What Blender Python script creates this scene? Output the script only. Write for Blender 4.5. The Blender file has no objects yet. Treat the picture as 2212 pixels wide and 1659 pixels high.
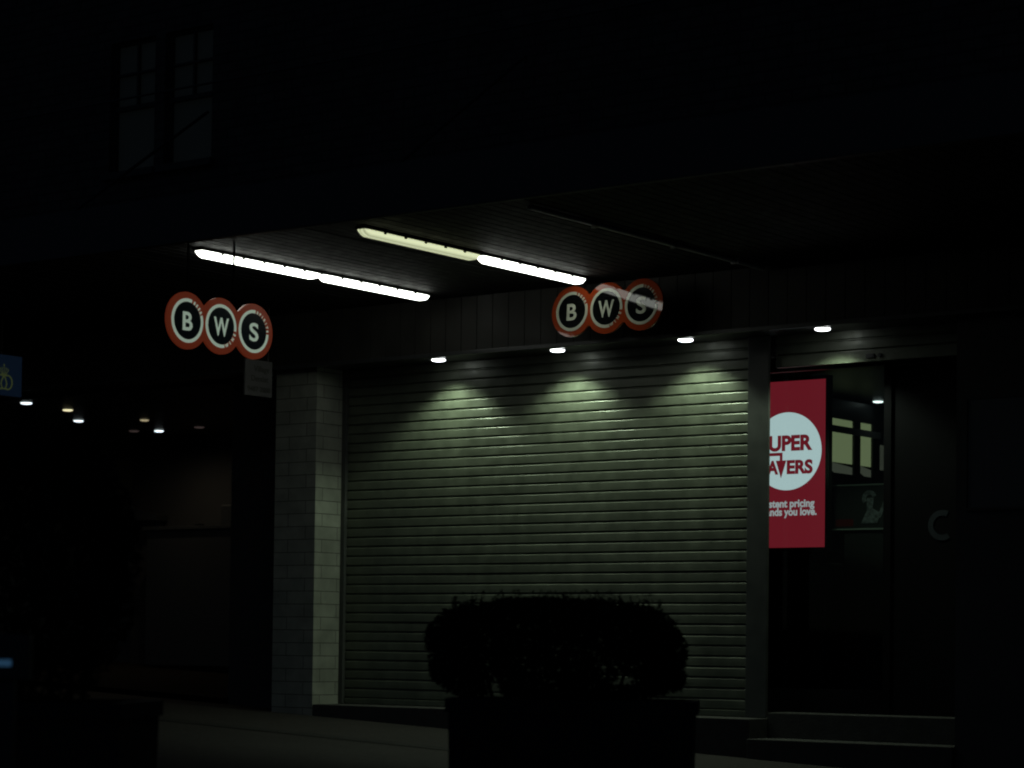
import bpy, bmesh, math, random
from mathutils import Vector, Matrix, noise
R = math.radians
random.seed(7)
S = bpy.context.scene
C = S.collection

# ------------------------------------------------------------------ camera
cam_d = bpy.data.cameras.new('camera')
cam = bpy.data.objects.new('camera', cam_d); C.objects.link(cam)
cam_d.sensor_width = 36.0
cam_d.lens = 5044.0 / 2212.0 * 36.0
cam_d.shift_y = 0.173
cam_d.dof.use_dof = True; cam_d.dof.focus_distance = 18.3; cam_d.dof.aperture_fstop = 2.0
cam_d.clip_start = 0.1; cam_d.clip_end = 500
cam.matrix_world = Matrix.Rotation(R(36.9), 4, 'Z') @ Matrix.Rotation(R(92.0), 4, 'X') @ Matrix.Rotation(R(0.7), 4, 'Z')
S.camera = cam

# ------------------------------------------------------------------ world: night sky glow
SKY = 0.0034
w = bpy.data.worlds.new('World'); S.world = w; w.use_nodes = True
nt = w.node_tree; bg = nt.nodes['Background']
sky = nt.nodes.new('ShaderNodeTexSky'); sky.sky_type = 'NISHITA'; sky.sun_disc = False
sky.sun_elevation = R(35); sky.sun_rotation = R(200); sky.air_density = 1.0
tn = nt.nodes.new('ShaderNodeMix'); tn.data_type = 'RGBA'; tn.blend_type = 'MULTIPLY'; tn.inputs[0].default_value = 1
tn.inputs[7].default_value = (.55, .80, 1.15, 1)          # cool night cast
nt.links.new(sky.outputs[0], tn.inputs[6]); nt.links.new(tn.outputs[2], bg.inputs[0]); bg.inputs[1].default_value = SKY
S.view_settings.view_transform = 'Standard'; S.view_settings.look = 'None'
S.view_settings.exposure = 0.0; S.view_settings.gamma = 1.0
S.cycles.use_denoising = True
S.cycles.max_bounces = 8
S.cycles.sample_clamp_indirect = 4.0
S.cycles.filter_width = 2.0

LAMP = 6.6      # radiance of the fluorescent diffusers
SPOT = 47.0      # watts of a downlight

# ------------------------------------------------------------------ materials
def mat(name, col, rough=0.6, spec=0.3, metal=0.0, emit=None, es=0.0, noise=None, bump=None, coat=0.0, var=0.0):
    m = bpy.data.materials.new(name); m.use_nodes = True
    t = m.node_tree; b = t.nodes['Principled BSDF']
    b.inputs['Base Color'].default_value = (*col, 1); b.inputs['Roughness'].default_value = rough
    b.inputs['Specular IOR Level'].default_value = spec; b.inputs['Metallic'].default_value = metal
    b.inputs['Coat Weight'].default_value = coat
    if emit: b.inputs['Emission Color'].default_value = (*emit, 1); b.inputs['Emission Strength'].default_value = es
    tc = t.nodes.new('ShaderNodeTexCoord')
    if noise:
        sc, amt = noise
        n = t.nodes.new('ShaderNodeTexNoise'); n.inputs['Scale'].default_value = sc; n.inputs['Detail'].default_value = 6
        t.links.new(tc.outputs['Object'], n.inputs['Vector'])
        mr = t.nodes.new('ShaderNodeMapRange'); mr.inputs[1].default_value = .3; mr.inputs[2].default_value = .7
        mr.inputs[3].default_value = 1 - amt; mr.inputs[4].default_value = 1 + amt
        t.links.new(n.outputs[0], mr.inputs[0])
        mx = t.nodes.new('ShaderNodeMix'); mx.data_type = 'RGBA'; mx.blend_type = 'MULTIPLY'
        mx.inputs[0].default_value = 1; mx.inputs[6].default_value = (*col, 1)
        t.links.new(mr.outputs[0], mx.inputs[7]); t.links.new(mx.outputs[2], b.inputs['Base Color'])
        mr2 = t.nodes.new('ShaderNodeMapRange'); mr2.inputs[1].default_value = .3; mr2.inputs[2].default_value = .7
        mr2.inputs[3].default_value = max(.02, rough - .12); mr2.inputs[4].default_value = min(1, rough + .12)
        t.links.new(n.outputs[0], mr2.inputs[0]); t.links.new(mr2.outputs[0], b.inputs['Roughness'])
    if bump:
        sc, st = bump
        n = t.nodes.new('ShaderNodeTexNoise'); n.inputs['Scale'].default_value = sc; n.inputs['Detail'].default_value = 8
        t.links.new(tc.outputs['Object'], n.inputs['Vector'])
        bp = t.nodes.new('ShaderNodeBump'); bp.inputs['Strength'].default_value = st; bp.inputs['Distance'].default_value = .004
        t.links.new(n.outputs[0], bp.inputs['Height']); t.links.new(bp.outputs[0], b.inputs['Normal'])
    return m

def brick_mat(name, c1, c2, mortar, bw, bh, ms=.006, rough=.6, spec=.3):
    m = bpy.data.materials.new(name); m.use_nodes = True
    t = m.node_tree; b = t.nodes['Principled BSDF']; b.inputs['Roughness'].default_value = rough
    b.inputs['Specular IOR Level'].default_value = spec
    tc = t.nodes.new('ShaderNodeTexCoord'); sp = t.nodes.new('ShaderNodeSeparateXYZ'); cb = t.nodes.new('ShaderNodeCombineXYZ')
    ad = t.nodes.new('ShaderNodeMath'); ad.operation = 'ADD'
    t.links.new(tc.outputs['Object'], sp.inputs[0]); t.links.new(sp.outputs[0], ad.inputs[0]); t.links.new(sp.outputs[1], ad.inputs[1])
    t.links.new(ad.outputs[0], cb.inputs[0]); t.links.new(sp.outputs[2], cb.inputs[1])
    br = t.nodes.new('ShaderNodeTexBrick'); br.inputs['Scale'].default_value = 1
    br.inputs['Brick Width'].default_value = bw; br.inputs['Row Height'].default_value = bh
    br.inputs['Mortar Size'].default_value = ms; br.inputs['Mortar Smooth'].default_value = .2
    br.inputs['Color1'].default_value = (*c1, 1); br.inputs['Color2'].default_value = (*c2, 1); br.inputs['Mortar'].default_value = (*mortar, 1)
    t.links.new(cb.outputs[0], br.inputs['Vector'])
    n = t.nodes.new('ShaderNodeTexNoise'); n.inputs['Scale'].default_value = 7; n.inputs['Detail'].default_value = 8
    t.links.new(tc.outputs['Object'], n.inputs['Vector'])
    mr = t.nodes.new('ShaderNodeMapRange'); mr.inputs[1].default_value = .3; mr.inputs[2].default_value = .7; mr.inputs[3].default_value = .8; mr.inputs[4].default_value = 1.15
    t.links.new(n.outputs[0], mr.inputs[0])
    mx = t.nodes.new('ShaderNodeMix'); mx.data_type = 'RGBA'; mx.blend_type = 'MULTIPLY'; mx.inputs[0].default_value = 1
    t.links.new(br.outputs[0], mx.inputs[6]); t.links.new(mr.outputs[0], mx.inputs[7]); t.links.new(mx.outputs[2], b.inputs['Base Color'])
    bp = t.nodes.new('ShaderNodeBump'); bp.inputs['Strength'].default_value = .6; bp.inputs['Distance'].default_value = .004; bp.invert = True
    t.links.new(br.outputs[1], bp.inputs['Height']); t.links.new(bp.outputs[0], b.inputs['Normal'])
    return m

def glass_mat():
    m = bpy.data.materials.new('door glass'); m.use_nodes = True
    t = m.node_tree; t.nodes.remove(t.nodes['Principled BSDF']); o = t.nodes['Material Output']
    tr = t.nodes.new('ShaderNodeBsdfTransparent'); tr.inputs[0].default_value = (.82, .88, .84, 1)
    gl = t.nodes.new('ShaderNodeBsdfGlossy'); gl.inputs['Roughness'].default_value = .02
    fr = t.nodes.new('ShaderNodeFresnel'); fr.inputs[0].default_value = 1.25
    mx = t.nodes.new('ShaderNodeMixShader')
    t.links.new(fr.outputs[0], mx.inputs[0]); t.links.new(tr.outputs[0], mx.inputs[1]); t.links.new(gl.outputs[0], mx.inputs[2])
    t.links.new(mx.outputs[0], o.inputs[0])
    return m

def tube_mat():
    # a half-dead fitting: two tubes show through its ribbed diffuser
    m = bpy.data.materials.new('dim diffuser'); m.use_nodes = True
    t = m.node_tree; b = t.nodes['Principled BSDF']; b.inputs['Base Color'].default_value = (.7, .7, .55, 1)
    tc = t.nodes.new('ShaderNodeTexCoord'); sp = t.nodes.new('ShaderNodeSeparateXYZ')
    t.links.new(tc.outputs['Object'], sp.inputs[0])
    mu = t.nodes.new('ShaderNodeMath'); mu.operation = 'MULTIPLY'; mu.inputs[1].default_value = 200
    si = t.nodes.new('ShaderNodeMath'); si.operation = 'SINE'
    t.links.new(sp.outputs[0], mu.inputs[0]); t.links.new(mu.outputs[0], si.inputs[0])
    mr = t.nodes.new('ShaderNodeMapRange'); mr.inputs[1].default_value = -1; mr.inputs[2].default_value = 1
    mr.inputs[3].default_value = .38; mr.inputs[4].default_value = .78
    t.links.new(si.outputs[0], mr.inputs[0])
    b.inputs['Emission Color'].default_value = (.93, 1, .62, 1); t.links.new(mr.outputs[0], b.inputs['Emission Strength'])
    return m

M = dict(
    shutter=mat('painted shutter steel', (.108, .122, .090), .42, .42, .3, noise=(9, .16), bump=(60, .12)),
    post=mat('painted steel post', (.048, .052, .048), .5, .35, noise=(8, .12)),
    steel=mat('bare steel', (.45, .45, .45), .3, .5, .9),
    conduit=mat('galvanised conduit', (.62, .62, .66), .35, .5, .0),
    dark=mat('dark painted metal', (.02, .021, .022), .45, .4),
    black=mat('black door panel', (.004, .004, .005), .75, .06),
    board=mat('dark stained ceiling board', (.011, .011, .011), .7, .12, noise=(14, .3)),
    bulk=mat('dark painted wall board', (.019, .0185, .0165), .65, .2, noise=(5, .25)),
    soffit=mat('dark soffit sheet', (.03, .03, .03), .35, .45),
    fascia=mat('awning fascia', (.02, .02, .022), .5, .3),
    tile=brick_mat('pale glazed block', (.235, .25, .21), (.20, .213, .18), (.03, .028, .024), .40, .111, .003, .5, .35),
    wall=brick_mat('dark upper brick', (.045, .042, .042), (.06, .055, .05), (.03, .03, .03), .23, .086, .01, .8, .1),
    plaster=mat('dark plaster', (.04, .042, .042), .8, .2, noise=(3, .2)),
    inner=mat('interior dark wall', (.03, .03, .032), .7, .2),
    warm=mat('arcade cream wall', (.50, .41, .27), .8, .2, noise=(1.5, .15)),
    path=mat('dark footpath asphalt', (.018, .016, .0145), .9, .2, noise=(25, .25), bump=(90, .5)),
    band=mat('darker footpath band', (.009, .0085, .008), .9, .2, noise=(20, .2), bump=(90, .5)),
    road=mat('road asphalt', (.045, .045, .047), .9, .2, noise=(30, .2), bump=(120, .6)),
    kerb=mat('kerb concrete', (.2, .2, .19), .85, .2, noise=(10, .15)),
    step=mat('dark step concrete', (.042, .042, .04), .9, .15, noise=(12, .2), bump=(60, .3)),
    red=mat('sign orange red', (.24, .034, .009), .05, .19),
    white=mat('sign white', (.46, .49, .39), .05, .21),
    navy=mat('sign black', (.004, .0045, .005), .05, .21),
    red_l=mat('backlit sign red', (.35, .06, .03), .3, .25, emit=(1, .16, .06), es=.062),
    white_l=mat('backlit sign white', (.7, .72, .68), .3, .25, emit=(.78, 1, .80), es=.25),
    navy_l=mat('backlit sign black', (.008, .012, .018), .25, .25, emit=(.1, .45, .7), es=.0015),
    scr_red=mat('screen red', (.02, .004, .004), .3, .3, emit=(.95, .062, .115), es=.17, noise=None),
    scr_white=mat('screen white', (.02, .02, .02), .3, .3, emit=(.68, .84, .92), es=.74),
    scr_text=mat('screen caption white', (.02, .02, .02), .3, .3, emit=(.75, .80, .88), es=.48),
    blue=mat('blue lightbox', (.02, .03, .05), .4, .2, emit=(.16, .38, .85), es=.0105),
    gold=mat('lightbox gold', (.1, .09, .02), .4, .2, emit=(.75, 1, .38), es=.026),
    lamp=mat('lit diffuser', (.8, .8, .7), .5, .3, emit=(.95, 1.0, .90), es=LAMP),
    lampw=mat('lit diffuser end', (.8, .8, .6), .5, .3, emit=(.95, 1.0, .72), es=.9),
    lens=mat('lit downlight lens', (.8, .8, .8), .5, .3, emit=(.95, 1, 1), es=9),
    lens_warm=mat('warm downlight lens', (.8, .8, .6), .5, .3, emit=(1, .92, .55), es=1.0),
    lens_cool=mat('cool downlight lens', (.8, .8, .8), .5, .3, emit=(.85, .97, 1), es=2.0),
    lens_dim=mat('dim downlight lens', (.3, .2, .2), .5, .3, emit=(1, .72, .66), es=.03),
    lens_mid=mat('amber downlight lens', (.8, .8, .6), .5, .3, emit=(1, .85, .5), es=.35),
    blind=mat('pale window blind', (.07, .08, .078), .9, .1, noise=(2, .12), emit=(.72, .95, .92), es=.0012),  # faint emission added in place of ambient light on the blinds
    frame=mat('dark window frame', (.03, .03, .03), .6, .2),
    lit=mat('lit frosted pane', (.1, .1, .08), .5, .2, emit=(.78, .92, .50), es=.165),
    lit_low=mat('lit pane lower part', (.1, .1, .08), .5, .2, emit=(.62, .66, .52), es=.07),
    greyframe=mat('grey frame lit', (.22, .23, .23), .6, .2),
    glass=glass_mat(), tube=tube_mat(),
    pot=mat('dark planter', (.012, .012, .013), .7, .2, noise=(6, .3)),
    leaf=mat('dark hedge leaf', (.011, .016, .009), .9, .05),
    bark=mat('bark', (.02, .017, .013), .9, .1),
    soil=mat('soil', (.012, .01, .008), 1, .05),
    paper=mat('notice white', (.095, .095, .095), .7, .2, noise=(12, .08)),
    ink=mat('notice lettering', (.045, .045, .04), .6, .2),
    pic_dark=mat('poster black', (.02, .02, .022), .4, .3),
    pic_pale=mat('poster pale figure', (.11, .11, .13), .5, .3, noise=(40, .5)),
    pic_red=mat('poster red strip', (.08, .008, .008), .5, .3),
    decal=mat('pale door decal', (.028, .033, .040), .8, .1),
    blue_glow=mat('small blue display', (.02, .03, .05), .3, .3, emit=(.18, .52, 1), es=.07),
)

def grime(m):
    # vertical run-off streaks and small smudges over the painted slats
    t = m.node_tree; b = t.nodes['Principled BSDF']; src = b.inputs['Base Color'].links[0].from_socket
    tc = t.nodes.new('ShaderNodeTexCoord'); fac = None
    for sc, lo, hi, dark in (((6, 6, .6), .42, .72, .82), ((55, 55, 30), .66, .72, .45), ((1.3, 1, 2.2), .35, .7, .78)):
        mp = t.nodes.new('ShaderNodeMapping'); mp.inputs['Scale'].default_value = sc
        n = t.nodes.new('ShaderNodeTexNoise'); n.inputs['Scale'].default_value = 1; n.inputs['Detail'].default_value = 4
        mr = t.nodes.new('ShaderNodeMapRange'); mr.inputs[1].default_value = lo; mr.inputs[2].default_value = hi
        mr.inputs[3].default_value = 1; mr.inputs[4].default_value = dark
        t.links.new(tc.outputs['Object'], mp.inputs[0]); t.links.new(mp.outputs[0], n.inputs['Vector']); t.links.new(n.outputs[0], mr.inputs[0])
        mx = t.nodes.new('ShaderNodeMix'); mx.data_type = 'RGBA'; mx.blend_type = 'MULTIPLY'; mx.inputs[0].default_value = 1
        t.links.new(src, mx.inputs[6]); t.links.new(mr.outputs[0], mx.inputs[7]); src = mx.outputs[2]
    t.links.new(src, b.inputs['Base Color'])
grime(M['shutter']); grime(M['path'])

# ------------------------------------------------------------------ helpers
def obj(name, bm, m, parent=None, smooth=False):
    me = bpy.data.meshes.new(name)
    bmesh.ops.recalc_face_normals(bm, faces=bm.faces)
    bm.to_mesh(me); bm.free()
    me.materials.append(M[m] if isinstance(m, str) else m)
    if smooth:
        for p in me.polygons: p.use_smooth = True
    o = bpy.data.objects.new(name, me); C.objects.link(o)
    if parent: o.parent = parent
    return o

def tag(o, label=None, cat=None, group=None, kind=None):
    if label: o['label'] = label
    if cat: o['category'] = cat
    if group: o['group'] = group
    if kind: o['kind'] = kind
    return o

def empty(name, loc=(0, 0, 0), rz=0.0):
    o = bpy.data.objects.new(name, None); C.objects.link(o)
    o.empty_display_size = .1; o.location = loc; o.rotation_euler = (0, 0, rz)
    return o

def box(bm, x0, x1, y0, y1, z0, z1, bev=0.0):
    vs = [bm.verts.new(p) for p in ((x0,y0,z0),(x1,y0,z0),(x1,y1,z0),(x0,y1,z0),(x0,y0,z1),(x1,y0,z1),(x1,y1,z1),(x0,y1,z1))]
    fs = [bm.faces.new([vs[i] for i in f]) for f in ((0,3,2,1),(4,5,6,7),(0,1,5,4),(1,2,6,5),(2,3,7,6),(3,0,4,7))]
    if bev:
        es = list({e for f in fs for e in f.edges})
        bmesh.ops.bevel(bm, geom=es, offset=bev, segments=2, affect='EDGES', profile=.6)
    return bm
def B(*a, bev=0.0): return box(bmesh.new(), *a, bev=bev)

def prism(bm, pts, y0, y1):
    """polygon in the xz plane, extruded from y0 (front, smaller) to y1"""
    a = [bm.verts.new((x, y0, z)) for x, z in pts]; b = [bm.verts.new((x, y1, z)) for x, z in pts]
    bm.faces.new(a); bm.faces.new(b[::-1])
    n = len(pts)
    for i in range(n):
        j = (i + 1) % n; bm.faces.new((a[i], b[i], b[j], a[j]))
    return bm

def disc_pts(cx, cz, r, n=64): return [(cx + r*math.cos(2*math.pi*i/n), cz + r*math.sin(2*math.pi*i/n)) for i in range(n)]

def ring_arc(bm, cx, cz, r0, r1, a0, a1, y0, y1, n=72):
    full = abs((a1 - a0) - 360) < 1e-3
    P = []
    for i in range(n if full else n + 1):
        a = R(a0 + (a1 - a0) * i / n); c, s = math.cos(a), math.sin(a)
        P.append([bm.verts.new((cx + r*c, y, cz + r*s)) for r, y in ((r0, y0), (r1, y0), (r1, y1), (r0, y1))])
    m = len(P)
    for i in range(m if full else m - 1):
        p, q = P[i], P[(i + 1) % m]
        for k in range(4): bm.faces.new((p[k], p[(k+1) % 4], q[(k+1) % 4], q[k]))
    if not full: bm.faces.new(P[0][::-1]); bm.faces.new(P[-1])
    return bm

def cyl(bm, p, q, r, n=12, r2=None):
    p, q = Vector(p), Vector(q); d = (q - p).normalized()
    u = d.orthogonal().normalized(); v = d.cross(u); r2 = r if r2 is None else r2
    A = [bm.verts.new(p + (u*math.cos(2*math.pi*i/n) + v*math.sin(2*math.pi*i/n))*r) for i in range(n)]
    Q = [bm.verts.new(q + (u*math.cos(2*math.pi*i/n) + v*math.sin(2*math.pi*i/n))*r2) for i in range(n)]
    for i in range(n): bm.faces.new((A[i], A[(i+1) % n], Q[(i+1) % n], Q[i]))
    bm.faces.new(A[::-1]); bm.faces.new(Q)
    return bm

def text_bm(bm, s, size, x, z, y, depth=.001, bold=0.0, align='CENTER', rot=0.0, sx=1.0, fit=None):
    """lettering as real thin geometry, standing in the xz plane facing -y"""
    cu = bpy.data.curves.new('t', 'FONT'); cu.body = s; cu.size = size; cu.offset = bold
    cu.align_x = align; cu.align_y = 'BOTTOM_BASELINE'; cu.extrude = depth / 2; cu.resolution_u = 6
    o = bpy.data.objects.new('t', cu); C.objects.link(o)
    dg = bpy.context.evaluated_depsgraph_get(); dg.update()
    me = bpy.data.meshes.new_from_object(o.evaluated_get(dg))
    xs = [v.co.x for v in me.vertices]; wd = max(xs) - min(xs)
    k = sx if fit is None else fit / wd
    if fit is not None and align == 'RIGHT': off = -max(xs) * k
    elif fit is not None and align == 'CENTER': off = -(max(xs) + min(xs)) / 2 * k
    else: off = 0
    c, si = math.cos(R(rot)), math.sin(R(rot))
    for v in me.vertices:
        px, pz = v.co.x * k + off, v.co.y
        v.co = Vector((x + px*c - pz*si, y - v.co.z, z + px*si + pz*c))
    bm.from_mesh(me)
    bpy.data.objects.remove(o); bpy.data.curves.remove(cu); bpy.data.meshes.remove(me)
    return bm

def pathline(bm, pts, r, y, n=6):
    """thin ribbon following pts in the xz plane"""
    for i in range(len(pts) - 1):
        cyl(bm, (pts[i][0], y, pts[i][1]), (pts[i+1][0], y, pts[i+1][1]), r, n)
    return bm

GZ = lambda x: -1.235 - .0444 * x       # the footpath falls gently along the street

def slab(bm, x0, x1, y0, y1, dz, nx=1):
    V = []
    for i in range(nx + 1):
        x = x0 + (x1 - x0)*i/nx
        V.append((bm.verts.new((x, y0, GZ(x) + dz)), bm.verts.new((x, y1, GZ(x) + dz))))
    for i in range(nx): bm.faces.new((V[i][0], V[i+1][0], V[i+1][1], V[i][1]))
    return bm

# ------------------------------------------------------------------ setting: ground
tag(obj('ground', slab(bmesh.new(), -120, 60, -60, 90, -.30, 6), 'road'), kind='structure')
tag(obj('road', slab(bmesh.new(), -120, 60, -40, 7.5, -.15, 6), 'road'), kind='structure')
tag(obj('footpath', slab(bmesh.new(), -120, 60, 7.65, 15.29, 0, 6), 'path'), kind='structure')
bm = bmesh.new()
for x0 in range(-60, 20, 2):
    a = slab(bm, x0, x0 + 1.99, 7.5, 7.65, .005)
    v = [bm.verts.new(p) for p in ((x0, 7.5, GZ(x0)-.16), (x0+1.99, 7.5, GZ(x0+1.99)-.16), (x0+1.99, 7.5, GZ(x0+1.99)+.005), (x0, 7.5, GZ(x0)+.005))]
    bm.faces.new(v)
tag(obj('kerb', bm, 'kerb'), kind='structure')
bm = bmesh.new(); slab(bm, -24, -2, 13.05, 13.3, .004, 4)  # thin darker strip lying on the footpath
tag(obj('footpath_band', bm, 'band'), kind='structure')
# steps under the shutter and in front of the entrance
bm = bmesh.new()
box(bm, -13.325, -9.0, 14.94, 15.9, -1.1, -.545, bev=.006)
tag(obj('shutter_sill', bm, 'step'), kind='structure')
bm = bmesh.new(); box(bm, -8.997, -7.33, 15.2, 15.9, -1.1, -.50, bev=.006)
tag(obj('entrance_landing', bm, 'step'), kind='structure')
bm = bmesh.new(); box(bm, -8.997, -7.33, 14.9, 15.197, -1.15, -.69, bev=.006)
tag(obj('entrance_step', bm, 'step'), kind='structure')

# ------------------------------------------------------------------ the building
bld = empty('shop_building', (-11.0, 15.3, -.8))
tag(bld, 'dark two storey shop building with roller shutters under a street awning', 'building')
OFF = Vector((11.0, -15.3, .8))
def part(name, bm, m, parent=None, smooth=False, label=None):
    p = parent or bld
    if p is bld: bmesh.ops.translate(bm, verts=bm.verts, vec=OFF)
    else: bmesh.ops.translate(bm, verts=bm.verts, vec=OFF)
    o = obj(name, bm, m, p, smooth)
    if label: o['label'] = label
    return o

# upper wall with two real window openings
WIN = [(-16.23, -15.63), (-15.50, -14.89)]; WZ0, WZ1 = 4.37, 5.61
bm = bmesh.new()
box(bm, -34, 6, 15.2, 15.5, 2.96, WZ0); box(bm, -34, 6, 15.2, 15.5, WZ1, 9.5)
for a, b in ((-34, WIN[0][0]), (WIN[0][1], WIN[1][0]), (WIN[1][1], 6)): box(bm, a, b, 15.2, 15.5, WZ0, WZ1)
part('upper_wall', bm, 'wall')
for a, b in WIN:
    bm = bmesh.new(); f = .022; y0, y1 = 15.262, 15.30
    box(bm, a, a + f, y0, y1, WZ0, WZ1); box(bm, b - f, b, y0, y1, WZ0, WZ1)
    box(bm, a + f, b - f, y0, y1, WZ0, WZ0 + f); box(bm, a + f, b - f, y0, y1, WZ1 - f, WZ1)
    box(bm, a + f, b - f, y0 - .01, y1, 4.965, 5.005)          # meeting rail
    box(bm, a + f, b - f, y0, y1, 5.30, 5.32)                # glazing bar
    m_ = (a + b)/2; box(bm, m_ - .011, m_ + .011, y0 + .003, y1, 5.005, WZ1 - f)
    fr = part('window', bm, 'frame')
    part('window_blind', B(a + f, b - f, 15.305, 15.309, WZ0 + f, WZ1 - f), 'blind', fr)
    part('window_sill', B(a - .05, b + .05, 15.13, 15.24, WZ0 - .07, WZ0 - .004, bev=.005), 'frame', fr)

# awning: slab, fascia, board ceiling
AX0, AX1, AY0, AY1, AZ = -34, 6, 11.3, 14.83, 2.80
aw = part('awning', B(AX0, AX1, AY0 + .05, 15.197, AZ + .03, 2.955), 'fascia')
part('awning_fascia', B(AX0, AX1, AY0, AY0 + .045, 2.70, 3.03, bev=.006), 'fascia', aw)
bm = bmesh.new(); x = -22.0; wd = .098
while x < -1.0:
    # flat face, narrow v groove
    zz = AZ + random.uniform(0, .002)
    box(bm, x + .005, x + wd - .005, AY0 + .05, AY1, zz, AZ + .025)
    x += wd
part('ceiling_boards', bm, 'board', aw)
for k in range(3):                                             # tie rods from the wall down to the awning
    X = -14.94 + (k - 1) * 3.6
    part('tie_rod', cyl(bmesh.new(), (X, 15.2, 4.80), (X, 12.66, 2.95), .014), 'fascia', aw)
bm = cyl(bmesh.new(), (-30, 15.1, 5.03), (4, 15.1, 5.03), .010); part('wall_cable', bm, 'fascia', aw)
bm = bmesh.new(); cyl(bm, (-8.83, 11.9, 2.782), (-8.83, 14.8, 2.782), .017, 14)
for y in (12.64, 13.6, 14.4): box(bm, -8.865, -8.795, y, y + .02, 2.762, 2.80)
part('conduit', bm, 'conduit', aw, smooth=False)

# bulkhead of vertical boards, soffit behind it
bm = bmesh.new(); x = -24.0
while x < -1:
    box(bm, x + .003, x + .157, 14.83, 14.86, 2.36, AZ - .002); x += .16
bk = part('bulkhead', bm, 'bulk')
part('bulkhead_backing', B(-24, -1, 14.862, 14.90, 2.355, AZ + .02), 'dark', bk)
part('bulkhead_trim', B(-24, -1, 14.815, 14.86, 2.325, 2.358, bev=.004), 'dark', bk)
part('soffit', B(-24, -1, 14.862, 15.285, 2.345, 2.352), 'soffit', bk)
part('arcade_lintel', B(-24, -14.1, 15.286, 15.50, 2.312, 2.957), 'dark')
part('facade_lintel', B(-14.1, -1, 15.37, 15.50, 2.20, 2.957), 'dark')

# pillars
part('pillar', B(-13.80, -13.33, 14.94, 15.36, -1.2, 2.343), 'tile', label='pale block pillar at the left of the big shutter')
part('pillar', B(-7.33, -4.9, 14.94, 15.36, -1.3, 2.343), 'plaster', label='dark rendered wall at the right of the entrance')
part('pier', B(-14.72, -13.80, 15.36, 16.6, -1.2, 2.343), 'inner')
# dark window panel on the right pier
bm = bmesh.new(); box(bm, -7.24, -6.80, 14.932, 14.938, .98, 1.74)
pw = part('side_window', bm, 'soffit')
bm = bmesh.new()
for a in ((-7.26, -7.24, .96, 1.76), (-6.80, -6.78, .96, 1.76), (-7.24, -6.80, .96, .98), (-7.24, -6.80, 1.74, 1.76)):
    box(bm, a[0], a[1], 14.92, 14.938, a[2], a[3])
part('window_frame', bm, 'frame', pw)

# roller shutters
PITCH = .0813
def slats(bm, x0, x1, ztop, n, Y=15.3):
    prof = [(.015, 0), (.015, -.0030), (.006, -.0050), (.0022, -.0078), (.0004, -.0115), (0, -.0150), (-.0004, -.040),
            (0, -.0700), (.0014, -.0728), (.004, -.0742), (.015, -.0760), (.015, -PITCH)]
    nx = 14
    xs = [x0 + (x1 - x0)*i/nx for i in range(nx + 1)]
    rows = []
    for k in range(n):
        jz = random.uniform(-.0007, .0007); jy = random.uniform(-.0012, .0012)
        for i, (dy, dz) in enumerate(prof):
            if k and i == 0: continue
            rows.append([bm.verts.new((x, Y + dy + jy + .0009*math.sin(3.1*x + k*1.7), ztop - k*PITCH + dz + jz)) for x in xs])
    for r0, r1 in zip(rows, rows[1:]):
        for i in range(nx): bm.faces.new((r0[i], r1[i], r1[i+1], r0[i+1]))
    return bm
ZTOP = 2.36
bm = slats(bmesh.new(), -13.285, -9.19, 2.1905 + 2*PITCH, 35)
sh = part('roller_shutter', bm, 'shutter', smooth=False, label='closed grey slatted roller shutter behind the hedge')
part('bottom_bar', B(-13.285, -9.19, 15.292, 15.33, -.541, 2.1905 + 2*PITCH - 35*PITCH - .002, bev=.004), 'shutter', sh)
part('guide_rail', B(-13.329, -13.282, 15.27, 15.36, -.543, 2.343, bev=.004), 'post', sh)
part('guide_rail', B(-9.195, -9.01, 15.2, 15.228, -.543, 2.343, bev=.006), 'post', sh)
bm = slats(bmesh.new(), -9.005, -7.335, 2.36, 2)
sh2 = part('raised_shutter', bm, 'shutter', label='raised shutter showing its last slats above the entrance')
part('bottom_bar', B(-9.005, -7.335, 15.294, 15.33, 2.105, 2.36 - 2*PITCH - .004, bev=.005), 'shutter', sh2)
bm = bmesh.new(); box(bm, -8.235, -8.165, 15.282, 15.292, 2.128, 2.162, bev=.003)
cyl(bm, (-8.12, 15.294, 2.147), (-8.12, 15.280, 2.147), .015, 16)
part('shutter_lock', bm, 'dark', sh2)

# entrance: glazed doors and header, interior shell
en = part('entrance_doors', B(-9.6, -7.33, 15.50, 15.56, 2.10, 2.199), 'dark')
bm = bmesh.new()
for a, b in ((-9.6, -9.5), (-8.19, -8.13), (-7.62, -7.33)): box(bm, a, b, 15.49, 15.55, -.498, 2.099)
box(bm, -9.5, -8.19, 15.5, 15.54, -.498, -.32)
part('door_stile', bm, 'black', en)
part('door_glass', B(-9.5, -8.19, 15.518, 15.524, -.32, 2.10), 'glass', en)
part('door_panel', B(-8.13, -7.62, 15.515, 15.53, -.498, 2.09), 'black', en)
bm = ring_arc(bmesh.new(), -7.722, .896, .070, .112, 62, 305, 15.510, 15.5135, 40)
part('door_decal', bm, 'decal', en, label='faint pale letter C on the dark right door')
part('interior_ceiling', B(-27, -7.0, 15.502, 23.4, 2.315, 2.34), 'dark')
bm = bmesh.new(); box(bm, -14.7, -7.0, 23.2, 23.4, -.5, 2.31); part('interior_back_wall', bm, 'inner')
part('interior_floor', B(-14.7, -7.0, 15.9, 23.4, -.56, -.502), 'inner')
part('right_inner_wall', B(-7.2, -7.0, 15.55, 23.2, -.5, 2.31), 'inner')
part('left_inner_wall', B(-14.72, -14.5, 16.61, 23.19, -.9, 2.31), 'inner')
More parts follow.
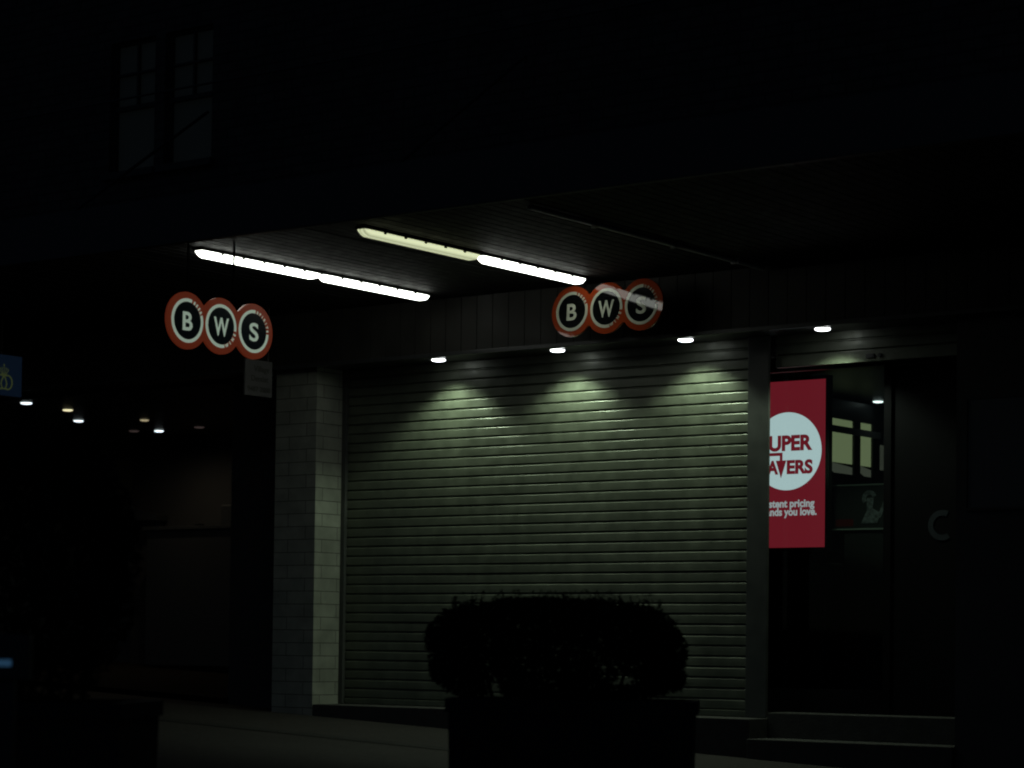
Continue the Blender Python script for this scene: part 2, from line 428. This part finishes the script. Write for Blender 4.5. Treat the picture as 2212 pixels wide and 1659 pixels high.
# arcade at the left
part('arcade_wall', B(-27, -19.95, 21.0, 21.2, -.9, 2.31), 'warm', label='cream back wall glowing faintly inside the arcade')
part('arcade_side_wall', B(-20.0, -14.72, 19.2, 21.3, -.9, 2.31), 'inner')
bm = slab(bmesh.new(), -27, -14.72, 15.29, 21.0, .05, 2); part('arcade_floor', bm, 'soil')

# inside glazing with lit panes (seen through the left door)
def lit_window():
    r = empty('inner_window', (-10.5, 18.8, 1.6), R(90))
    tag(r, 'lit greenish frosted window pair seen through the entrance glass', 'window')
    # local x = +Y, front (-y) = +X ; origin at Y 18.8, z 1.6
    bm = bmesh.new()
    for a, b in ((-.30, .02), (.475, .60), (.84, 1.1)): box(bm, a, b, 0, .04, -.35, .68)
    box(bm, .02, .475, 0, .04, .503, .68); box(bm, .60, .84, 0, .04, .503, .68)
    box(bm, .02, .475, 0, .04, -.35, -.0); box(bm, .60, .84, 0, .04, -.35, -.0)
    obj('frame', bm, 'dark', r)
    bm = bmesh.new(); box(bm, -.02, .98, -.012, -.001, .372, .435); obj('transom_bar', bm, 'greyframe', r)
    for a, b in ((.02, .475), (.60, .84)):
        obj('pane', B(a, b, .02, .026, .10, .503), 'lit', r)
        obj('lower_pane', prism(bmesh.new(), [(a, .10), (b, .07), (b, 0), (a + .14, 0), (a, .045)], .018, .026), 'lit_low', r)
    obj('side_pane', B(.98, 1.25, .0, .01, .08, .32), 'lit_low', r)
    bm = B(-.6, 2.0, .06, .12, -2.1, .70); obj('partition', bm, 'inner', r)
lit_window()

# ------------------------------------------------------------------ circle signs
def bws_sign(name, loc, rz, red, white, navy, label):
    r = empty(name, loc, rz)
    tag(r, label, 'shop sign', 'three circle shop signs')
    cs = [-.33, 0, .33]; rb = .197
    def top(x):
        v = [math.sqrt(max(0, rb*rb - (x - c)**2)) for c in cs]
        k = 60; mx = max(v); return mx + math.log(sum(math.exp(k*(a - mx)) for a in v if a > 0 or a == mx))/k if abs(x) < .34 else mx
    n = 120; L = .33 + rb
    xs = [-L*math.cos(math.pi*i/n) for i in range(n + 1)]
    pts = [(x, top(x)) for x in xs[1:-1]]
    pts = [(-L, 0)] + pts + [(L, 0)] + [(x, -z) for x, z in pts[::-1]]
    obj('sign_board', prism(bmesh.new(), pts, -.022, -.004), red, r)
    arcs = [(73, 380, ['B', 'BEER', 68, 22]), (-9, 284, ['W', 'WINE', -72, -16]), (84, 357, ['S', 'SPIRITS', 78, 3])]
    arcs = [(73, 20 + 360), (-9, -76 + 360), (84, -3 + 360)]
    for c, (a0, a1) in zip(cs, arcs):
        obj('disc', prism(bmesh.new(), disc_pts(c, 0, .1295), -.0245, -.0222), navy, r)
        obj('ring', ring_arc(bmesh.new(), c, 0, .1300, .1525, a0, a1, -.025, -.0222), white, r)
    for c, ch, wd in ((cs[0], 'B', .094), (cs[1], 'W', .148), (cs[2], 'S', .092)):
        bm = text_bm(bmesh.new(), ch, .178, c, -.066, -.0262, .0014, .0036, 'CENTER', fit=wd)
        obj('letter', bm, white, r)
    def arc_text(s, c, a0, a1, rad, size):
        bm = bmesh.new()
        for i, ch in enumerate(s):
            a = a0 + (a1 - a0)*i/(len(s) - 1)
            inward = s == 'WINE'
            x, z = c + rad*math.cos(R(a)), rad*math.sin(R(a))
            text_bm(bm, ch, size, x, z, -.0262, .0014, .0016, 'CENTER', rot=a + (90 if inward else -90))
        return bm
    obj('lettering', arc_text('BEER', cs[0], 63, 28, .1305, .030), white, r)
    obj('lettering', arc_text('WINE', cs[1], -66, -20, .1515, .030), white, r)
    obj('lettering', arc_text('SPIRITS', cs[2], 76, 6, .1305, .027), white, r)
    return r
s1 = bws_sign('circle_sign', (-11.4, 11.74, 2.182), R(90), 'red_l', 'white_l', 'navy_l',
              'backlit red three circle sign reading BWS hanging below the awning at left')
for dx in (-.31, .14):
    obj('hanger', B(dx - .006, dx + .006, -.008, .004, .17 if dx < 0 else .185, AZ - 2.182, bev=.002), 'black', s1)
s2 = bws_sign('circle_sign', (-10.065, 14.585, 2.553), R(-2.4), 'red', 'white', 'navy',
              'glossy three circle BWS sign by the bulkhead, a lamp reflected across it')
s2.rotation_euler = (R(-2.3), 0, R(-2.4))
for dx in (-.25, .25):
    obj('hanger', B(dx - .008, dx + .008, .024, .034, .10, AZ - 2.553, bev=.002), 'black', s2)

# ------------------------------------------------------------------ fluorescent battens
def batten(loc, m, label, L=1.30):
    r = empty('batten_light', loc); tag(r, label, 'ceiling light', 'fluorescent battens on the awning ceiling')
    w_, h = .041, .043
    obj('housing', B(-w_ - .004, w_ + .004, .0, L, -.022, 0, bev=.004), 'post', r)
    bm = bmesh.new()
    def sec(y, s, t): return [bm.verts.new(p) for p in ((-w_*s, y, -.0225), (-w_*s, y, -.022 - h*.45*t), (-w_*.62*s, y, -.022 - h*t), (w_*.62*s, y, -.022 - h*t), (w_*s, y, -.022 - h*.45*t), (w_*s, y, -.0225))]
    S_ = [sec(.012, .75, .35), sec(.035, .93, .75), sec(.07, 1, 1), sec(L - .07, 1, 1), sec(L - .035, .93, .75), sec(L - .012, .75, .35)]
    for a, b in zip(S_, S_[1:]):
        for i in range(6): bm.faces.new((a[i], a[(i+1) % 6], b[(i+1) % 6], b[i]))
    bm.faces.new(S_[0]); bm.faces.new(S_[-1])
    obj('diffuser', bm, m, r)
    for y in (.2, .42, .64, .86, 1.08):
        for s in (-1, 1):
            obj('clip', B(s*(w_ + .006) - .005, s*(w_ + .006) + .005, y, y + .022, -.034, -.012, bev=.0015), 'dark', r)
    return r
G = 'fluorescent battens on the awning ceiling'
batten((-11.80, 11.92, AZ), 'lamp', 'bright batten above the hanging sign, nearer the street')
batten((-11.80, 13.235, AZ), 'lamp', 'bright batten in line behind the one above the hanging sign, towards the shutter')
batten((-10.245, 11.89, AZ), 'tube', 'dimmer yellowish batten nearest the awning edge, tubes showing')
batten((-10.245, 13.205, AZ), 'lamp', 'bright batten ending just above the wall mounted circle sign')

# ------------------------------------------------------------------ downlights
def downlight(name, loc, lens, label, group, r_=.057, power=0, col=(1, 1, 1), spot=R(112), blend=.9, wide=0.0):
    r = empty(name, loc); tag(r, label, 'downlight', group)
    bm = bmesh.new(); n = 32
    prof = [(r_ + .014, 0), (r_ + .013, -.004), (r_ + .002, -.006), (r_ + .002, 0)]
    Vs = [[bm.verts.new((a*math.cos(2*math.pi*i/n), a*math.sin(2*math.pi*i/n), z)) for a, z in prof] for i in range(n)]
    for i in range(n):
        for k in range(4): bm.faces.new((Vs[i][k], Vs[i][(k+1) % 4], Vs[(i+1) % n][(k+1) % 4], Vs[(i+1) % n][k]))
    obj('trim_ring', bm, 'post', r)
    bm = bmesh.new()
    rows = [[bm.verts.new((a*math.cos(2*math.pi*i/n), a*math.sin(2*math.pi*i/n), z)) for i in range(n)] for a, z in ((r_, 0), (r_, -.010), (r_*.93, -.016), (r_*.6, -.020))]
    for p, q in zip(rows, rows[1:]):
        for i in range(n): bm.faces.new((p[i], p[(i+1) % n], q[(i+1) % n], q[i]))
    bm.faces.new(rows[0]); bm.faces.new(rows[-1])
    obj('lens', bm, lens, r, smooth=False)
    if power:
      for power, spot, blend in ((power, spot, blend), (power*wide, R(140), 1.0)):
        if power <= 0: continue
        l = bpy.data.lights.new('lamp', 'SPOT'); l.energy = power; l.color = col; l.spot_size = spot; l.spot_blend = blend
        l.shadow_soft_size = .055
        o = bpy.data.objects.new('lamp', l); C.objects.link(o); o.parent = r; o.location = (0, 0, -.03)
    return r
GC = (.82, 1.0, .74)
DL = [(-12.09, 'leftmost downlight over the big shutter, nearest the pillar'),
      (-10.875, 'middle downlight over the big shutter, below the mounted sign'),
      (-9.665, 'right downlight over the big shutter, nearest the post'),
      (-8.47, 'downlight above the raised shutter at the entrance')]
for x, lb in DL:
    downlight('downlight', (x, 15.055, 2.345), 'lens', lb, 'downlights in the soffit over the shutters', power=SPOT, col=GC, spot=R(120), blend=.45, wide=.10)
downlight('downlight', (-10.40, 19.55, 2.315), 'lens_cool', 'small far downlight inside the entrance above the lit window pair', 'downlights inside the shops', .048, power=.12, col=(1, 1, .9), spot=R(150))
for x, y, ln, rr, pw, lb in (
        (-17.66, 15.50, 'lens_cool', .056, 0, 'largest white downlight at far left, just right of the blue lightbox'),
        (-17.82, 16.19, 'lens_warm', .052, 5, 'yellowish downlight second from left in the arcade'),
        (-18.62, 17.07, 'lens_cool', .052, 7, 'white downlight third from left in the arcade'),
        (-17.92, 17.36, 'lens_mid', .046, 0, 'small amber downlight above the gap between the two right arcade lights'),
        (-18.97, 18.22, 'lens_dim', .055, 0, 'unlit greyish downlight left of the small white one'),
        (-18.72, 18.36, 'lens_cool', .050, 13, 'small white downlight farthest right among the bright arcade lights'),
        (-17.99, 18.25, 'lens_dim', .055, 0, 'unlit brownish downlight farthest right in the arcade')):
    downlight('downlight', (x, y, 2.315), ln, lb, 'downlights inside the shops', rr, power=pw, col=(1, .84, .56), spot=R(168))

# ------------------------------------------------------------------ advertising screen
def screen():
    cx, Y, zc = -9.285, 15.90, 1.426
    r = empty('advert_screen', (cx, Y, .70)); hw = .372; h0, h1 = .070, 1.378    # local z
    tag(r, 'tall red advertising screen with white disc reading SUPER SAVERS behind the post', 'screen')
    bm = bmesh.new(); box(bm, -hw - .03, hw + .03, 0, .06, h0 - .03, h1 + .03, bev=.006)
    box(bm, -.06, .06, .06, .10, -1.2, h1 - .3); box(bm, -.28, .28, -.08, .24, -1.2, -1.185)
    obj('housing', bm, 'dark', r)
    obj('picture', B(-hw, hw, -.003, -.0005, h0, h1), 'scr_red', r)
    cz = 1.526 - .70
    obj('white_disc', prism(bmesh.new(), disc_pts(.035, cz, .306, 96), -.006, -.0035), 'scr_white', r)
    zr = lambda z: z - .70
    for a in (('SUPER', .160, .262, zr(1.535), -.0075, .001, .0074, 'RIGHT', 0, 1, .47),
              ('ERS', .142, .266, zr(1.352), -.0075, .001, .0068, 'RIGHT', 0, 1, .232),
              ('SA', .142, -.042, zr(1.352), -.0075, .001, .0068, 'RIGHT', 0, 1, .155)):
        obj('headline', text_bm(bmesh.new(), *a), 'scr_red', r)
    bm = bmesh.new()
    box(bm, -.22, -.005, -.008, -.007, zr(1.492), zr(1.517)); box(bm, -.030, -.005, -.008, -.007, zr(1.455), zr(1.4919))
    prism(bm, [(-.065, zr(1.455)), (.030, zr(1.455)), (-.0175, zr(1.315))], -.008, -.007)
    obj('arrow', bm, 'scr_red', r)
    obj('caption', text_bm(bmesh.new(), 'Consistent pricing', .083, .282, zr(1.088), -.0055, .001, .0028, 'RIGHT', fit=.60), 'scr_text', r)
    obj('caption', text_bm(bmesh.new(), 'on brands you love.', .083, .302, zr(1.023), -.0055, .001, .0028, 'RIGHT', fit=.625), 'scr_text', r)
screen()

# poster inside, right of the screen
def poster():
    r = empty('display_poster', (-9.07, 16.3, .92)); tag(r, 'dim framed poster with a pale branching figure beside the red screen', 'poster')
    W_, H_ = .80, .36
    obj('board', B(-.02, W_, 0, .02, 0, H_), 'pic_dark', r)
    bm = bmesh.new(); box(bm, -.03, W_ + .02, -.006, .0, H_ - .012, H_); box(bm, -.03, W_ + .02, -.006, 0, 0, .012); box(bm, -.03, -.02, -.006, 0, .0121, H_ - .0121)
    obj('frame', bm, 'greyframe', r)
    obj('strip', B(.03, .19, -.003, -.0005, .03, .085), 'pic_red', r)
    bm = bmesh.new()
    ring_arc(bm, .33, .245, .03, .064, 20, 215, -.004, -.0015, 24)
    prism(bm, [(.26, .05), (.40, .05), (.43, .13), (.36, .165), (.37, .25), (.31, .25), (.31, .15)], -.0062, -.0045)
    prism(bm, [(.40, .09), (.43, .09), (.50, .24), (.47, .25)], -.0085, -.0066)
    obj('figure', bm, 'pic_pale', r)
    obj('stand', B(.1, .44, .02, .06, -1.42, .0), 'pic_dark', r)
poster()
# a dim grey stand with a tray, under the screen
r = empty('tray_stand', (-9.12, 16.15, -.502)); tag(r, 'dim grey stand standing on the floor under the red screen', 'stand')
bm = bmesh.new(); box(bm, -.12, .14, 0, .2, 0, .03, bev=.01); cyl(bm, (0, .1, .03), (0, .1, 1.0), .02); obj('base', bm, 'dark', r)
obj('tray', B(-.11, .13, .0, .2, 1.0, 1.16, bev=.02), 'post', r)

# ------------------------------------------------------------------ left signs
r = empty('notice_sign', (-13.5, 14.385, 2.20), R(90)); tag(r, 'small pale hanging notice with faint dental lettering left of the pillar', 'sign')
obj('board', B(-.165, .165, -.01, .01, -.152, .152, bev=.002), 'paper', r)
for a in (('Village', .07, .03, .055, .19), ('Dentist', .07, .01, -.028, .21), ('9487 2888', .06, .0, -.115, .28)):
    obj('lettering', text_bm(bmesh.new(), a[0], a[1], a[2], a[3], -.0125, .001, .001, 'CENTER', fit=a[4]), 'ink', r)
for dx in (-.12, .12): obj('hanger', cyl(bmesh.new(), (dx, 0, .15), (dx, 0, 2.80 - 2.20), .005), 'dark', r)

r = empty('lightbox_sign', (-16.0, 13.775, 2.315), R(90)); tag(r, 'dark blue lightbox with a gold crowned pretzel at the left edge', 'sign')
obj('housing', B(-.215, .215, .001, .09, -.19, .19, bev=.006), 'dark', r)
obj('face', B(-.205, .205, -.003, .0005, -.18, .18), 'blue', r)
bm = bmesh.new(); px = 0.0
def ell(cx, cz, rx, rz_, a0, a1, n=22): return [(cx + rx*math.cos(R(a0 + (a1 - a0)*i/n)), cz + rz_*math.sin(R(a0 + (a1 - a0)*i/n))) for i in range(n + 1)]
yy = -.0045
pathline(bm, ell(.042, -.062, .052, .062, -110, 120), .0075, yy)
pathline(bm, ell(-.042, -.062, .052, .062, 60, 290), .0075, yy)
pathline(bm, [(.018, -.118), (.034, -.075), (.020, -.035), (-.004, .0)], .007, yy)
pathline(bm, [(-.018, -.118), (-.034, -.075), (-.020, -.035), (.004, .0)], .007, yy)
pathline(bm, [(-.03, -.12), (.03, -.12)], .007, yy)
pathline(bm, [(-.028, .004), (.028, .004)], .010, yy)
for a in (-2, -1, 0, 1, 2):
    pathline(bm, [(a*.012, .012), (a*.026, .045), (a*.020, .078 - abs(a)*.008)], .0038, yy)
pathline(bm, [(0, .07), (0, .10)], .004, yy); pathline(bm, [(-.009, .088), (.009, .088)], .003, yy)
obj('pretzel_emblem', bm, 'gold', r)
obj('hanger', B(-.01, .01, .03, .05, .19, 2.80 - 2.315), 'dark', r)

# small blue display low at the left edge, on a post near the kerb
r = empty('display_post', (-6.727, 5.828, GZ(-6.727)), R(37)); tag(r, 'tiny dim blue display on a dark post low at the left edge', 'display')
hz_ = -.103 - GZ(-6.727)
obj('housing', B(-.09, .09, .0, .06, hz_ - .06, hz_ + .11, bev=.008), 'dark', r)
obj('post', B(-.03, .03, .02, .06, -.05, hz_ - .061), 'dark', r)
obj('display', B(-.03, .022, -.004, -.0005, hz_ - .008, hz_ + .017, bev=.001), 'blue_glow', r)

# ------------------------------------------------------------------ arcade furniture (silhouettes)
r = empty('cafe_kiosk', (-20.45, 19.4, -.30)); tag(r, 'dark kiosk with a sloping canopy silhouetted in the arcade', 'kiosk')
bm = bmesh.new(); prism(bm, [(-.95, 1.98), (.0, 1.98), (1.05, 1.72), (1.05, 1.66), (-.95, 1.70)], -.4, .7); obj('canopy', bm, 'dark', r)
obj('counter', B(-.9, .9, -.1, .5, 0, 1.05, bev=.01), 'dark', r)
obj('menu_board', B(-.75, .9, .40, .44, 1.25, 1.66), 'soffit', r)
for x in (-.85, .98): obj('canopy_post', B(x - .03, x + .03, -.3, -.24, 0, 1.70), 'dark', r)
def leaf_ball(bm, n, shape, size, rnd):
    for _ in range(n):
        p = shape(rnd)
        if p is None: continue
        s = size * rnd.uniform(.6, 1.25)
        d = Vector((rnd.gauss(0, 1), rnd.gauss(0, 1), rnd.gauss(.35, 1))).normalized()
        u = d.orthogonal().normalized(); u.rotate(Matrix.Rotation(rnd.uniform(0, 6.28), 3, d))
        v = d.cross(u) * .45; k = d*.18
        p = Vector(p)
        vs = [bm.verts.new(p - u*s*.5), bm.verts.new(p + v*s*.5 + k*s*.3), bm.verts.new(p + u*s*.55), bm.verts.new(p - v*s*.5 + k*s*.3)]
        bm.faces.new(vs)
r = empty('topiary_plant', (-19.959, 20.2, -.30)); tag(r, 'small round topped potted plant silhouetted against the cream arcade wall', 'plant')
rnd = random.Random(3)
def ball(rn):
    while 1:
        p = Vector((rn.uniform(-1, 1), rn.uniform(-1, 1), rn.uniform(-1, 1)))
        if p.length < 1: return (p.x*.12, p.y*.12, 1.79 + p.z*.16)
bm = bmesh.new(); leaf_ball(bm, 1800, ball, .045, rnd); obj('crown', bm, 'leaf', r)
obj('trunk', cyl(bmesh.new(), (0, 0, .7), (0, 0, 1.75), .02), 'bark', r)
obj('pot', cyl(bmesh.new(), (0, 0, 0), (0, 0, .75), .12, 20, .18), 'pot', r)
r = empty('service_counter', (-18.55, 18.8, -.30)); tag(r, 'dark service counter with a till box beside the round plant', 'counter')
obj('counter_top', B(-.85, .75, -.02, .5, 1.53, 1.57, bev=.005), 'dark', r)
obj('front_panel', B(-.8, .7, .02, .46, 0, 1.529), 'dark', r)
obj('till', B(.28, .56, .1, .4, 1.571, 1.80, bev=.01), 'dark', r)
obj('dish', cyl(bmesh.new(), (-.16, .2, 1.571), (-.16, .2, 1.60), .04, 20, .06), 'paper', r)

# ------------------------------------------------------------------ planters and hedges
def planter(x, y, rz, wd, dp, zt, label):
    gz = GZ(x) - .0; h = zt - gz
    r = empty('planter', (x, y, gz), rz); tag(r, label, 'planter', 'dark planter boxes on the footpath')
    bm = bmesh.new(); n = 0
    b0, b1 = .5*.93, .5
    def rect(s, z): return [bm.verts.new((sx*wd*s, sy*dp*s, z)) for sx, sy in ((-1, -1), (1, -1), (1, 1), (-1, 1))]
    a = rect(.477, -.03); b = rect(.487, h - .07); c = rect(.5, h - .07); d = rect(.5, h); e = rect(.45, h); f = rect(.45, h - .08)
    for p, q in ((a, b), (b, c), (c, d), (d, e), (e, f)):
        for i in range(4): bm.faces.new((p[i], p[(i+1) % 4], q[(i+1) % 4], q[i]))
    bm.faces.new(a[::-1]); bm.faces.new(f)
    obj('pot', bm, 'pot', r)
    obj('soil', B(-wd*.447, wd*.447, -dp*.447, dp*.447, h - .078, h - .04), 'soil', r)
    return r
def hedge(x, y, rz, zt, rx, ry, z0, z1, n, size, label, seed, gap=.0, dome=.0):
    r = empty('hedge_plant', (x, y, zt - .05), rz); tag(r, label, 'hedge', 'clipped shrubs in the planters')
    rn = random.Random(seed); base = zt - .05
    zc, hz = (z0 + z1)/2 - base, (z1 - z0)/2
    lob = [(rn.uniform(-1, 1), rn.uniform(-.6, 1), rn.uniform(.05, .12), rn.uniform(2, 6)) for _ in range(8)]
    def shape(q):
        while 1:
            a, b, c = q.uniform(-1, 1), q.uniform(-1, 1), q.uniform(-1, 1)
            e = abs(a)**3.2 + abs(b)**2.6 + abs(c)**(3.0 if dome == 0 else 2.2)
            wob = 1 + .07*math.sin(5*a + 3*c + seed) + .05*math.sin(9*c + 7*a) + .05*math.sin(17*a - 11*b)
            if e > wob: continue
            if e < .35 and q.random() < .75: continue           # leaves sit near the outside
            hole = noise.noise(Vector((a*5.2 + seed, b*.8, c*3.0)))
            if gap and c < .25 and hole > .30 + .34*(c + 1)*(1 if abs(a) < .75 else 1.6) - gap*.35: continue
            if q.random() < .25 and noise.noise(Vector((a*7, b*4, c*4 + seed))) > .25: continue
            return (a*rx, b*ry, zc + c*hz)
    bm = bmesh.new(); leaf_ball(bm, n, shape, size, rn)
    for _ in range(int(n*.009)):                                # stray shoots above the clipped top
        a = rn.uniform(-.8, .8); b = rn.uniform(-.6, .6)
        zt_ = zc + hz*(1 - .12*abs(a)**3)
        for k in range(5):
            leaf_ball(bm, 1, lambda q: (a*rx + q.uniform(-.008, .008), b*ry, zt_ - .035 + k*rn.choice((.007, .010, .017))), size*.6, rn)
    obj('foliage', bm, 'leaf', r)
    bm = bmesh.new()
    for k in range(9):
        a = -.8 + 1.6*k/8 + rn.uniform(-.08, .08); b = rn.uniform(-.4, .4)
        p = Vector((a*rx*.7, b*ry*.6, 0)); q_ = Vector((a*rx*.85, b*ry*.8, zc*.8)); cyl(bm, p, q_, .013, 7, .008)
        for _ in range(4):
            e_ = q_ + Vector((rn.uniform(-.16, .16), rn.uniform(-.1, .1), rn.uniform(.02, hz*.9))); cyl(bm, q_, e_, .007, 5, .003)
    obj('stem', bm, 'bark', r)
    return r
planter(-7.05, 9.95, R(31), 1.285, .62, -.288, 'dark box planter in front of the big shutter')
hedge(-7.13, 9.895, R(33), -.288, .68, .40, -.33, .235, 19000, .042,
      'dark clipped hedge shrub silhouetted in front of the big shutter', 5, gap=.62)
planter(-7.94, 6.84, R(31), 1.30, .7, -.275, 'dark box planter at the lower left, nearest the camera')
hedge(-7.85, 6.85, R(33), -.275, .51, .5, -.30, .91, 17000, .042,
      'tall dark rounded shrub at the left edge of the picture', 9, gap=.2, dome=1)
